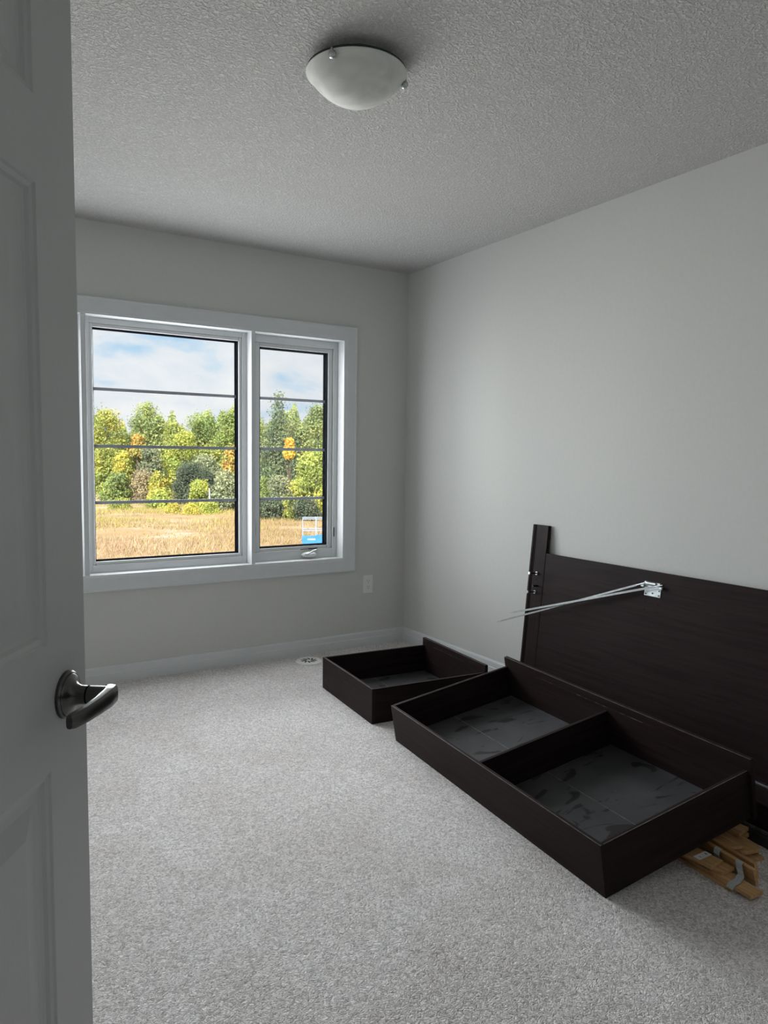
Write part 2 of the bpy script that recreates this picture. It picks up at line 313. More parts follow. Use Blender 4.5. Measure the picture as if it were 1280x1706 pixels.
def ring(x0, x1, z0, z1, w, y0, y1, wb=None, wt=None):
    """rectangular frame made of four bars"""
    wb = wb or w; wt = wt or w
    m = MB(); m.box((x0, y0, z0), (x0+w, y1, z1)); m.box((x1-w, y0, z0), (x1, y1, z1)); m.box((x0+w, y0, z0), (x1-w, y1, z0+wb)); m.box((x0+w, y0, z1-wt), (x1-w, y1, z1))
    return m
GZ0, GZ1 = 0.664, 1.897
def muntins(parent, x0, x1):
    for k in range(1, 4):
        z = GZ0 + (GZ1-GZ0)*k/4 + 0.002
        MB().box((x0, 0.118, z-0.0085), (x1, 0.126, z+0.0085)).build('muntin', 'grille_grey', parent, bevel=0.001)
def fixed_unit(name, x0, x1, label):
    u = empty(name); struct(u, label)
    ring(x0, x1, WZ0+JT, WZ1-JT, 0.028, 0.074, 0.150, wb=0.042, wt=0.030).build('window_frame', 'vinyl_white', u, bevel=0.0012)
    ring(x0+0.028, x1-0.028, WZ0+JT+0.042, WZ1-JT-0.030, 0.018, 0.082, 0.140, wb=0.018, wt=0.020).build('glazing_bead', 'vinyl_white', u, bevel=0.004)
    gx0, gx1, gz0, gz1 = x0+0.046, x1-0.046, WZ0+JT+0.060, WZ1-JT-0.050
    g = ring(gx0, gx1, gz0, gz1, 0.0050, 0.096, 0.146).build('gasket', 'black_gasket', u)
    p = MB().box((gx0, 0.1275, gz0), (gx1, 0.1295, gz1)).build('pane', 'pane_glass', u)
    muntins(u, gx0+0.0045, gx1-0.0045)
    return u
def casement_unit(name, x0, x1, label, hand):
    u = empty(name); struct(u, label)
    # hand = +1: sash stile near the right jamb is set in a wider frame
    ring(x0, x1, WZ0+JT, WZ1-JT, 0.030, 0.074, 0.150, wb=0.058, wt=0.044).build('window_frame', 'vinyl_white', u, bevel=0.0012)
    sx0, sx1, sz0, sz1 = x0+0.030, x1-0.030, WZ0+JT+0.058, WZ1-JT-0.044
    s_ = ring(sx0, sx1, sz0, sz1, 0.032, 0.086, 0.142, wb=0.020, wt=0.026).build('sash', 'vinyl_white', u, bevel=0.003)
    gx0, gx1, gz0, gz1 = sx0+0.032, sx1-0.032, sz0+0.020, sz1-0.026
    ring(gx0, gx1, gz0, gz1, 0.0065, 0.094, 0.146).build('gasket', 'black_gasket', s_)
    MB().box((gx0, 0.1275, gz0), (gx1, 0.1295, gz1)).build('pane', 'pane_glass', s_)
    muntins(s_, gx0+0.005, gx1-0.005)
    MB().poly([(gx0, 0.0905, gz0), (gx1, 0.0905, gz0), (gx1, 0.0905, gz1), (gx0, 0.0905, gz1)], [(0, 1, 2, 3)]).build('insect_screen', 'insect_mesh', u)
    # crank operator folded on the frame, and the lock lever on the jamb
    cx = x0 + (x1-x0)*(0.655 if hand > 0 else 0.345)
    op = MB(); op.lathe([(0.0, 0.0), (0.052, 0.0), (0.050, 0.012), (0.040, 0.022), (0.0, 0.026)], 24, Matrix.Translation((cx, 0.072, WZ0+JT+0.026)) @ Matrix.Rotation(R(90), 4, 'X') @ Matrix.Diagonal((1, 0.36, 1, 1)))
    cr = op.build('crank_operator', 'white_plastic', u, smooth=True)
    MB().tube([(cx-0.028, 0.046, WZ0+JT+0.030), (cx-0.010, 0.040, WZ0+JT+0.036), (cx+0.018, 0.042, WZ0+JT+0.050), (cx+0.045, 0.046, WZ0+JT+0.056)], [0.006, 0.005, 0.0045, 0.005], 8).build('crank_handle', 'bright_steel', cr, smooth=True)
    MB().tube([(cx-0.026, 0.044, WZ0+JT+0.026), (cx+0.034, 0.044, WZ0+JT+0.034)], [0.004, 0.003], 8).build('crank_knob', 'bright_steel', cr, smooth=True)
    MB().box((cx+0.000, 0.070, WZ0+JT+0.058), (cx+0.062, 0.0745, WZ0+JT+0.065)).build('crank_slot', 'dark_slot', cr)
    MB().box((cx-0.055, 0.070, WZ0+JT+0.059), (cx-0.004, 0.0745, WZ0+JT+0.0625)).build('crank_slot', 'dark_slot', cr)
    lx = x0+0.026 if hand > 0 else x1-0.026
    MB().tube([(lx, 0.066, 0.86), (lx, 0.060, 0.80), (lx, 0.066, 0.755)], [0.003, 0.005, 0.004], 8).build('lock_lever', 'grille_grey', u, smooth=True)
    rx = x1-0.020 if hand > 0 else x0+0.020
    MB().box((rx-0.003, 0.0725, 0.725), (rx+0.003, 0.0745, 0.785)).build('latch_slot', 'dark_slot', u)
    return u
fixed_unit('window_1', MUL[0][1], MUL[1][0], 'large fixed window light with three grey bars')
casement_unit('window_2', MUL[1][1], WX1-JT, 'narrow crank casement at the right of the window', 1)
casement_unit('window_3', WX0+JT, MUL[0][0], 'narrow crank casement behind the open door', -1)

# doorway: jamb and casing
tr2 = empty('trim_2'); struct(tr2, 'white door casing on the left wall')
MB().box((XL-0.12, DY1-0.018, 0), (XL, DY1, DH)).build('door_jamb', 'trim_white', tr2)
MB().box((XL-0.12, DY0, 0), (XL, DY0+0.018, DH)).build('door_jamb', 'trim_white', tr2)
MB().box((XL-0.12, DY0+0.018, DH-0.018), (XL, DY1-0.018, DH)).build('head_jamb', 'trim_white', tr2)
MB().box((XL, DY1-0.010, 0), (XL+0.015, DY1+0.065, DH+0.065)).build('casing', 'trim_white', tr2, bevel=0.003)
MB().box((XL, DY0-0.065, 0), (XL+0.015, DY0+0.010, DH+0.065)).build('casing', 'trim_white', tr2, bevel=0.003)
MB().box((XL, DY0+0.010, DH-0.010), (XL+0.015, DY1-0.010, DH+0.065)).build('casing', 'trim_white', tr2, bevel=0.003)

# ------------------------------------------------------------------ door leaf, swung wide open
DW, DHT, DT = 0.762, 2.03, 0.035
dd = Vector((0.5620, 0.8272, 0)); dn = Vector((0.8272, -0.5620, 0))     # along the leaf, out of the visible face
latch = Vector((-2.5225, -2.9785, 0.0)); hinge = latch - dd*DW
# local: X along leaf (hinge -> latch), Z up, Y into the leaf (away from the visible face)
MD = Matrix(((dd.x, -dn.x, 0, hinge.x), (dd.y, -dn.y, 0, hinge.y), (0, 0, 1, 0.014), (0, 0, 0, 1))) @ Matrix.Rotation(R(0.45), 4, 'Y').inverted()
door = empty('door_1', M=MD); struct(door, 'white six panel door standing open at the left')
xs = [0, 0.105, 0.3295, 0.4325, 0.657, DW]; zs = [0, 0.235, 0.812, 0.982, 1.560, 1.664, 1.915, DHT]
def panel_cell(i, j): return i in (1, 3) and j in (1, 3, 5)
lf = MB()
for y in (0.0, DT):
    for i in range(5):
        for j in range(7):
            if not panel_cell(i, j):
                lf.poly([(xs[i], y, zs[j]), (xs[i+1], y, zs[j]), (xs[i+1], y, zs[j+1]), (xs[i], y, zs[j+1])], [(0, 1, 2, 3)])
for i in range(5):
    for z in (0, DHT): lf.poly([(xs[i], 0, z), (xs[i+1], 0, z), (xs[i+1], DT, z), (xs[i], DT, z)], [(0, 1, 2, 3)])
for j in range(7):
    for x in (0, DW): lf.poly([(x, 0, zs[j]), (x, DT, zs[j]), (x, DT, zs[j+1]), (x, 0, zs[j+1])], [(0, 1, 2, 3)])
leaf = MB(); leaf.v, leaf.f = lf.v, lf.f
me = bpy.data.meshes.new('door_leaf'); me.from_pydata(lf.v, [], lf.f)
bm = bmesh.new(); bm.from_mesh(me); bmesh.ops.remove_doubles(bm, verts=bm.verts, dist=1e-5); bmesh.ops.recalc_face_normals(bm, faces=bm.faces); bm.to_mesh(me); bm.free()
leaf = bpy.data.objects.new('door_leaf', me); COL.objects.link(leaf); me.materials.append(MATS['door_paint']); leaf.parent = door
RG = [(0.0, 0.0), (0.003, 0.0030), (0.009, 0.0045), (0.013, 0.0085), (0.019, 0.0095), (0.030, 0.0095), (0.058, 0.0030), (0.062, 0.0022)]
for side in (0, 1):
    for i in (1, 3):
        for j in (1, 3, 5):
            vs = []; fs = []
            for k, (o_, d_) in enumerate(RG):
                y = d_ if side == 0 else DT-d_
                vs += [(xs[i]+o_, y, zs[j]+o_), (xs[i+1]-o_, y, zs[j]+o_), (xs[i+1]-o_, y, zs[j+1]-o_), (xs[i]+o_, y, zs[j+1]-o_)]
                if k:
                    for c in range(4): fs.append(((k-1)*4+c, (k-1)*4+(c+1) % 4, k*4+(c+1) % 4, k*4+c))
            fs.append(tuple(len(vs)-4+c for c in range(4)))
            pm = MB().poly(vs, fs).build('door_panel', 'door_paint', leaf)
# lever handles (one each side), latch plate
def lever(side):
    s_ = -1 if side == 0 else 1; y0 = 0.0 if side == 0 else DT
    hx, hz = DW-0.0585, 0.900
    hd = empty('door_handle'); hd.parent = door; hd.location = (hx, y0, hz)
    Mx = Matrix.Rotation(R(90)*(1 if s_ < 0 else -1), 4, 'X')     # lathe z -> out of the face
    MB().lathe([(0, 0), (0.0325, 0), (0.0325, 0.004), (0.0300, 0.0065), (0.0285, 0.0065), (0.0270, 0.0085), (0.0200, 0.0105), (0.0150, 0.0145), (0.0128, 0.021), (0.0125, 0.0305), (0, 0.0305)], 40, Mx).build('rosette', 'satin_nickel', hd, smooth=True)
    MB().lathe([(0, 0.030), (0.0118, 0.030), (0.0118, 0.0315), (0.0126, 0.0325), (0.0126, 0.058), (0, 0.058)], 32, Mx).build('neck', 'satin_nickel', hd, smooth=True)
    MB().lathe([(0.0100, 0.0300), (0.0129, 0.0302), (0.0129, 0.0322), (0.0100, 0.0324)], 32, Mx).build('neck_ring', 'black_gasket', hd, smooth=True)
    # lever bar: starts over the neck, runs towards the hinge, slightly waisted
    st = [(0.0135, 0.056, 0.0115, 0.0105), (0.008, 0.0600, 0.0135, 0.0090), (-0.010, 0.0625, 0.0135, 0.0070), (-0.040, 0.0620, 0.0120, 0.0058), (-0.072, 0.0590, 0.0110, 0.0052), (-0.094, 0.0540, 0.0105, 0.0050), (-0.100, 0.0520, 0.0090, 0.0040)]
    vs = []; fs = []; n = 12
    for x, y, hz_, hy_ in st:
        for k in range(n):
            a = 2*math.pi*k/n; ca, sa = math.cos(a), math.sin(a)
            vs.append((x, s_*(y + hy_*math.copysign(abs(ca)**0.6, ca)), hz_*math.copysign(abs(sa)**0.6, sa)))
    for i in range(len(st)-1):
        for k in range(n): fs.append((i*n+k, i*n+(k+1) % n, (i+1)*n+(k+1) % n, (i+1)*n+k))
    fs.append(tuple(range(n))); fs.append(tuple((len(st)-1)*n+k for k in range(n)))
    MB().poly(vs, fs).build('lever', 'satin_nickel', hd, smooth=True)
lever(0); lever(1)
MB().box((DW-0.0005, 0.006, 0.872), (DW+0.0010, DT-0.006, 0.929)).build('latch_plate', 'satin_nickel', door)
for z in (0.2, 1.0, 1.83):
    MB().tube([(-0.004, DT+0.004, z-0.045), (-0.004, DT+0.004, z+0.045)], 0.006, 12).build('hinge', 'satin_nickel', door, smooth=True)

# ------------------------------------------------------------------ ceiling light
LC = Vector((-1.571, -2.069, H))
lamp = empty('ceiling_light', LC); tag(lamp, 'flush ceiling light with frosted alabaster glass bowl and metal clips', 'ceiling light')
MB().lathe([(0, 0), (0.100, 0), (0.103, -0.005), (0.103, -0.018), (0.098, -0.022), (0, -0.022)], 56).build('base_pan', 'white_plastic', lamp, smooth=True)
MB().lathe([(0.140, -0.0265), (0.1500, -0.0265), (0.1510, -0.0285), (0.1500, -0.0305), (0.140, -0.0305)], 72).build('rim_ring', 'black_steel', lamp, smooth=True)
prof = [(0.1440, -0.0350), (0.1525, -0.0345), (0.1535, -0.0375), (0.1500, -0.0405)]
for r_, z_ in ((0.1440, -0.046), (0.1340, -0.058), (0.1210, -0.072), (0.1050, -0.086), (0.0870, -0.099), (0.0680, -0.1095), (0.0480, -0.1175), (0.0260, -0.1225), (0.0001, -0.124)): prof.append((r_, z_))
MB().lathe(prof, 72).build('glass_bowl', 'alabaster_glass', lamp, smooth=True)
rr = Vector((0.849, -0.528, 0)); nr = Vector((-0.528, -0.849, 0))
for ang in (115, -12, -100):
    d = rr*math.cos(R(ang)) + nr*math.sin(R(ang))
    p = d*0.148
    cl = MB().tube([d*0.135+Vector((0, 0, -0.03)), d*0.155+Vector((0, 0, -0.034)), d*0.158+Vector((0, 0, -0.046)), d*0.150+Vector((0, 0, -0.052))], [0.003, 0.003, 0.003, 0.003], 8).build('clip', 'bright_steel', lamp, smooth=True)
    MB().lathe([(0, 0.002), (0.009, 0.001), (0.0115, -0.004), (0.0105, -0.010), (0.007, -0.014), (0.0075, -0.016), (0, -0.019)], 18, Matrix.Translation(d*0.151+Vector((0, 0, -0.043)))).build('finial', 'bright_steel', cl, smooth=True)

# ------------------------------------------------------------------ wall outlet and floor register
out = empty('wall_outlet', (-0.285, 0, 0.408)); tag(out, 'white duplex electrical outlet low on the window wall', 'outlet')
MB().box((-0.037, -0.0065, -0.060), (0.037, 0, 0.060)).build('cover_plate', 'white_plastic', out, bevel=0.003)
MB().box((-0.0175, -0.0095, -0.036), (0.0175, -0.006, 0.036)).build('receptacle', 'white_plastic', out, bevel=0.0015)
for z in (0.0185, -0.0185):
    for x, w_, h_ in ((-0.0065, 0.0016, 0.0085), (0.0065, 0.0016, 0.007)):
        MB().box((x-w_/2, -0.0099, z+0.003-h_/2+0.002), (x+w_/2, -0.0090, z+0.003+h_/2+0.002)).build('slot', 'dark_slot', out)
    MB().lathe([(0, 0), (0.0024, 0), (0.0024, 0.0009), (0, 0.0009)], 10, Matrix.Translation((0, -0.0090, z-0.006)) @ Matrix.Rotation(R(90), 4, 'X')).build('ground_hole', 'dark_slot', out)
reg = empty('floor_register', (-0.790, -0.165, 0)); tag(reg, 'round white floor register set in the carpet under the window', 'vent')
MB().lathe([(0, 0), (0.080, 0), (0.0795, 0.006), (0.074, 0.0095), (0.060, 0.0085), (0, 0.0085)], 48).build('cover', 'register_white', reg, smooth=True)
for k in range(10):
    a = 2*math.pi*(k+0.5)/10; sw = 0.35
    pts = []
    for i in range(5):
        r_ = 0.016 + 0.034*i/4; aa = a + sw*i/4; wd = 0.0022+0.0034*math.sin(math.pi*i/4*0.8+0.3)
        pts.append((Vector((math.cos(aa)*r_, math.sin(aa)*r_, 0)), Vector((-math.sin(aa), math.cos(aa), 0))*wd))
    vs = [p+q for p, q in pts] + [p-q for p, q in reversed(pts)]
    vs = [Vector((v.x, v.y, 0.0092)) for v in vs] + [Vector((v.x, v.y, 0.0075)) for v in vs]
    n = 10
    MB().poly(vs, [tuple(range(n)), tuple(reversed(range(n, 2*n)))] + [(i, (i+1) % n, (i+1) % n+n, i+n) for i in range(n)]).build('slot', 'dark_slot', reg)

# ------------------------------------------------------------------ storage drawers
def frame_matrix(o, yaw, roll):
    v = Vector((math.sin(yaw), math.cos(yaw), 0)); uh = Vector((math.cos(yaw), -math.sin(yaw), 0)); wv = uh.cross(v)
    u = uh*math.cos(roll) + wv*math.sin(roll); w_ = -uh*math.sin(roll) + wv*math.cos(roll)
    return Matrix(((u.x, v.x, w_.x, o[0]), (u.y, v.y, w_.y, o[1]), (u.z, v.z, w_.z, o[2]), (0, 0, 0, 1)))
def drawer(name, M, L, D, h, dh, e1, e2, label, div=None, casters=True):
    d = empty(name, M=M); tag(d, label, 'drawer', 'under bed storage drawers')
    t = 0.0145; tf = 0.017; BW = 0.020
    MB().box((0, 0, 0), (t, L, h)).build('back_panel', 'dark_wood_y', d, bevel=0.0010)
    MB().box((t, 0, 0), (D-tf, t, h)).build('side_panel', 'dark_wood_x', d, bevel=0.0010)
    MB().box((t, L-t, 0), (D-tf, L, h)).build('side_panel', 'dark_wood_x', d, bevel=0.0010)
    f = MB().box((D-tf, -e1, -0.002), (D, L+e2, h+dh)).build('front_panel', 'dark_wood_y', d, bevel=0.0012)
    # pale strips that paint edge highlights onto the rim tops
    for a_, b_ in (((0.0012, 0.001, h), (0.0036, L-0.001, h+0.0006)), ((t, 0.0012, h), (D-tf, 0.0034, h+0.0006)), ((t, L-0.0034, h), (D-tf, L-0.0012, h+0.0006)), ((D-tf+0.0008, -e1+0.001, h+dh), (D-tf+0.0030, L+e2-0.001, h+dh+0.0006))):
        MB().box(a_, b_).build('highlight_joint_strip', 'highlight_joint_strip', d)
    # wear on the inner top arris of the front, below its painted highlight strip
    MB().box((D-tf-0.0004, L*0.30, h+0.010), (D-tf+0.0004, L*0.82, h+0.0122)).build('edge_wear', 'chipped_edge', f)
    um = D*0.47
    segs = [(t, L-t)] if div is None else [(t, div-t/2), (div+t/2, L-t)]
    for v0, v1 in segs:
        MB().box((t, v0, BW-0.006), (um-0.0012, v1, BW)).build('bottom_board', 'dusty_board', d)
        MB().box((um+0.0012, v0, BW-0.006), (D-tf, v1, BW)).build('bottom_board', 'dusty_board', d)
        MB().box((um-0.0012, v0, BW-0.006), (um+0.0012, v1, BW+0.0006)).build('bottom_joint', 'highlight_joint_strip', d)
    if div is not None:
        MB().box((t, div-t/2, BW), (D-tf, div+t/2, h-0.004)).build('divider', 'dark_wood_x', d, bevel=0.0010)
    return d
drawer('storage_drawer', frame_matrix((-0.9927, -1.2466, 0.0), 0.0825, 0.0), 0.6023, 0.6426, 0.1673, 0.0413, 0.0125, 0.009,
       'small square dark brown storage drawer with one open compartment, nearest the window')
drawer('storage_drawer', frame_matrix((-1.1086, -2.7392, 0.0), 0.086, 0.1663), 1.2812, 0.6389, 0.1636, 0.0434, 0.0126, 0.0064,
       'long dark brown storage drawer with a divider and two dusty compartments, tipped up', div=0.6233)

# ------------------------------------------------------------------ headboard leaning on the right wall
th = 0.0926; LH = 0.9048
bt = Vector((math.sin(th), 0, math.cos(th))); at_ = Vector((0, -1, 0)); yy = bt.cross(at_)   # yy points into the wall
top = Vector((-0.002, -1.2647, 0.9009)); O_ = top - bt*LH
MH = Matrix(((at_.x, yy.x, bt.x, O_.x), (at_.y, yy.y, bt.y, O_.y), (at_.z, yy.z, bt.z, O_.z), (0, 0, 0, 1)))
hb = empty('headboard', M=MH); tag(hb, 'dark brown wooden headboard leaning against the right wall', 'headboard')
PW, PT, PH, HL = 0.1046, 0.020, 0.763, 1.62
for s0, s1 in ((0.0, PW), (HL-PW, HL)):
    po = MB().box((s0, -PT, 0), (s1, 0, LH)).build('post', 'dark_wood_z', hb, bevel=0.0015)
    o0 = s0+0.0 if s0 == 0 else s1-0.026
    MB().box((o0-0.004, -PT-0.0035, 0.0), (o0+0.010, -PT+0.004, LH)).build('edge_strip', 'dark_wood_z', po, bevel=0.002)
    MB().box((o0+0.016, -PT-0.0030, 0.0), (o0+0.020, -PT+0.001, LH)).build('edge_bead', 'dark_wood_z', po, bevel=0.001)
MB().box((PW+0.002, -PT, 0.05), (HL-PW-0.002, -0.002, PH)).build('panel', 'dark_wood_x', hb, bevel=0.0015)
MB().box((PW, -PT+0.004, 0.05), (PW+0.002, -0.002, PH)).build('panel_joint', 'black_gasket', hb)
MB().box((PW, -0.002, 0.05), (HL-PW, 0.0, 0.10)).build('back_cleat', 'dark_wood_x', hb)
# bolts, dowel and hole on the far post
for (s_, z_), ln in (((0.0555, 0.6535), 0.050), ((0.0552, 0.556), 0.050)):
    bo = MB().tube([(s_, -PT+0.004, z_), (s_, -PT-ln, z_)], 0.0042, 10).build('bolt', 'black_steel', hb, smooth=True)
    MB().tube([(s_, -PT-0.0005, z_), (s_, -PT-0.006, z_)], 0.0085, 12).build('nut', 'bright_steel', bo, smooth=True)
    MB().tube([(s_, -PT-ln, z_), (s_, -PT-ln-0.008, z_)], [0.0085, 0.007], 12).build('bolt_head', 'bright_steel', bo, smooth=True)
MB().tube([(0.066, -PT+0.004, 0.589), (0.066, -PT-0.034, 0.589)], 0.005, 10).build('dowel', 'black_steel', hb, smooth=True)
MB().tube([(0.0528, -PT+0.002, 0.6217), (0.0528, -PT-0.0004, 0.6217)], 0.0045, 12).build('bolt_hole', 'black_gasket', hb)
# zinc bracket with its pivot barrel and screws
br = MB().box((0.727, -PT-0.003, 0.654), (0.811, -PT, 0.706)).build('bracket', 'zinc_steel', hb, bevel=0.001)
MB().box((0.7275, -PT-0.010, 0.700), (0.8105, -PT, 0.717)).build('bracket_fold', 'zinc_steel', br, bevel=0.003)
MB().tube([(0.742, -PT-0.010, 0.7095), (0.790, -PT-0.010, 0.7095)], 0.0075, 12).build('barrel', 'zinc_steel', br, smooth=True)
for s_ in (0.7225, 0.8165):
    MB().box((s_-0.009, -PT-0.016, 0.690), (s_+0.009, -PT, 0.704)).build('pivot_tab', 'zinc_steel', br, bevel=0.003)
for s_, z_ in ((0.736, 0.662), (0.803, 0.662), (0.803, 0.682), (0.770, 0.668)):
    MB().tube([(s_, -PT-0.0025, z_), (s_, -PT-0.0042, z_)], 0.0036, 10).build('screw', 'black_steel', br, smooth=True)
for s_, z_ in ((0.735, 0.626), (0.802, 0.622), (0.735, 0.592), (0.802, 0.588)):
    MB().tube([(s_, -PT+0.002, z_), (s_, -PT-0.0003, z_)], 0.0028, 10).build('pilot_hole', 'black_gasket', hb)
# pair of thin steel stays hinged on the bracket, crossing, ends reaching past the post
def stay(a, b_, wdt=0.010):
    a = Vector(a); b_ = Vector(b_); k = 0.045
    m_ = a.lerp(b_, k)
    MB().tube([a, m_], 0.0028, 8).build('stay_pin', 'zinc_steel', hb, smooth=True)
    d = (b_-m_).normalized(); up = Vector((0, 0, 1)); up = (up - d*up.dot(d)).normalized(); nn = d.cross(up)
    vs = []
    for p, s_ in ((m_, 1.0), (m_.lerp(b_, 0.94), 1.0), (b_, 0.25)):
        vs += [p+up*wdt/2*s_+nn*0.0018, p-up*wdt/2*s_+nn*0.0018, p-up*wdt/2*s_-nn*0.0018, p+up*wdt/2*s_-nn*0.0018]
    fs = [(0, 1, 2, 3), (8, 11, 10, 9)] + [(i*4+k_, (i+1)*4+k_, (i+1)*4+(k_+1) % 4, i*4+(k_+1) % 4) for i in range(2) for k_ in range(4)]
    MB().poly(vs, fs).build('metal_stay', 'bright_steel', hb)
stay((0.737, -0.038, LH-0.196), (-0.147, -0.080, LH-0.5458), 0.008)
stay((0.829, -0.040, LH-0.1925), (-0.041, -0.090, LH-0.4765), 0.009)
MB().tube([(0.300, -0.056, 0.536), (0.300, -0.068, 0.536)], 0.004, 10).build('pivot_rivet', 'zinc_steel', hb, smooth=True)

# ------------------------------------------------------------------ bed side rail on the floor behind the long drawer
MR = frame_matrix((-0.448, -2.80, 0.0), 0.060, 0.0)
rail = empty('bed_rail', M=MR); tag(rail, 'dark bed side rail lying on the carpet behind the long drawer', 'bed rail')
MB().box((0.022, -0.45, 0.012), (0.150, 1.05, 0.128)).build('beam', 'dark_wood_y', rail, bevel=0.002)
MB().box((0.0, -0.45, 0.0), (0.022, 1.05, 0.036)).build('ledge', 'black_steel', rail, bevel=0.002)
MB().box((0.014, -0.45, 0.036), (0.022, 1.05, 0.046)).build('ledge_strip', 'highlight_joint_strip', rail, bevel=0.001)
MB().box((0.143, -0.45, 0.128), (0.149, 1.05, 0.135)).build('edge_strip', 'zinc_steel', rail, bevel=0.001)

# ------------------------------------------------------------------ bundle of bed slats poking out under the long drawer
sl = empty('slat_bundle', (-0.68, -2.80, 0)); tag(sl, 'bundle of pale wooden bed slats tied with grey webbing under the drawer', 'bed slats')
def slat(xc, ynear, z, w_, th_, yaw=0.0, roll=0.0, ln=0.34, rnd=0.0):
    """board: near end at ynear, running away under the drawer"""
    M = Matrix.Translation((xc+0.68, ynear+2.80, z)) @ Matrix.Rotation(yaw, 4, 'Z') @ Matrix.Rotation(roll, 4, 'Y')
    m = MB()
    if rnd:
        pts = [(-w_/2, ln), (-w_/2, rnd), (-w_/2+rnd*0.3, rnd*0.3), (-w_/2+rnd, 0), (w_/2-rnd, 0), (w_/2-rnd*0.3, rnd*0.3), (w_/2, rnd), (w_/2, ln)]
        n = len(pts); vs = [(x, y, 0) for x, y in pts] + [(x, y, th_) for x, y in pts]
        m.poly([M @ Vector(v) for v in vs], [tuple(range(n)), tuple(reversed(range(n, 2*n)))] + [(i, (i+1) % n, (i+1) % n+n, i+n) for i in range(n)])
    else:
        m.box((-w_/2, 0, 0), (w_/2, ln, th_), M)
    return m.build('slat', 'slat_wood', sl, bevel=0.001)
slat(-0.741, -2.905, 0.000, 0.056, 0.009, -0.10)
slat(-0.742, -2.966, 0.009, 0.055, 0.011, -0.10)
slat(-0.716, -2.862, 0.0205, 0.056, 0.010, -0.04)
slat(-0.731, -2.834, 0.031, 0.064, 0.0095, 0.07)
slat(-0.672, -2.926, 0.002, 0.012, 0.054, -0.13, -0.30)      # two standing on edge
slat(-0.640, -2.908, 0.002, 0.012, 0.054, -0.13, -0.26)
slat(-0.602, -2.812, 0.038, 0.070, 0.010, -0.32, 0.10, ln=0.2)
slat(-0.555, -2.838, 0.022, 0.088, 0.011, -0.22, 0.0, ln=0.24, rnd=0.02)
slat(-0.485, -2.765, 0.034, 0.070, 0.012, 0.15, 0.0, ln=0.2)
slat(-0.550, -2.850, 0.000, 0.062, 0.011, -0.20, 0.0, ln=0.26)
slat(-0.470, -2.760, 0.010, 0.075, 0.014, 0.05, 0.0, ln=0.2)
def strap(pts, w_, thick=0.0016):
    pts = [Vector(p)-Vector((-0.68, -2.80, 0)) for p in pts]; ax = Vector((-0.13, -1, 0)).normalized()
    vs = []; fs = []
    for i, p in enumerate(pts):
        d = (pts[min(i+1, len(pts)-1)]-pts[max(i-1, 0)]).normalized(); nn = d.cross(ax).normalized()*thick
        for s_ in (-1, 1):
            for k in (0, 1): vs.append(p+ax*w_/2*s_+nn*k)
    for i in range(len(pts)-1):
        a = i*4; b_ = a+4
        fs += [(a, b_, b_+2, a+2), (a+1, a+3, b_+3, b_+1), (a, a+1, b_+1, b_), (a+2, b_+2, b_+3, a+3)]
    fs += [(0, 2, 3, 1), (len(vs)-4, len(vs)-3, len(vs)-1, len(vs)-2)]
    MB().poly(vs, fs).build('webbing_strap', 'webbing_grey', sl)
strap([(-0.677, -2.878, 0.050), (-0.686, -2.878, 0.0575), (-0.697, -2.880, 0.0545), (-0.700, -2.886, 0.040), (-0.712, -2.898, 0.030), (-0.738, -2.903, 0.0225), (-0.764, -2.902, 0.0215), (-0.773, -2.902, 0.012)], 0.022)
strap([(-0.668, -2.800, 0.052), (-0.674, -2.800, 0.0575), (-0.686, -2.802, 0.056), (-0.690, -2.803, 0.045), (-0.682, -2.803, 0.028)], 0.020)
lb = MB().box((-0.7600+0.68, -2.795+2.80, 0.0408), (-0.7000+0.68, -2.772+2.80, 0.0414)).build('paper_label', 'paper_label', sl)
MB().box((-0.745+0.68, -2.789+2.80, 0.0413), (-0.7425+0.68, -2.780+2.80, 0.0416)).build('printed_mark', 'ink', lb)
MB().box((-0.715+0.68, -2.787+2.80, 0.0413), (-0.711+0.68, -2.779+2.80, 0.0416)).build('printed_mark', 'ink', lb)

# ------------------------------------------------------------------ outside: field, trees, lift
ZG = -3.0
rng = np.random.default_rng(7); random.seed(7)
def ground_xy(px, depth):
    """point on the field seen in the direction of an image column, at a distance along the view axis"""
    d = FW + RT*((px-640)/FPX); d.z = 0
    return CAM.x + d.x*depth, CAM.y + d.y*depth
gm = MB(); gm.poly([(-220, 3, ZG), (260, 3, ZG), (260, 260, ZG), (-220, 260, ZG)], [(0, 1, 2, 3)])
fld = gm.build('ground', 'field_soil'); struct(fld, 'dry tan field outside the window')

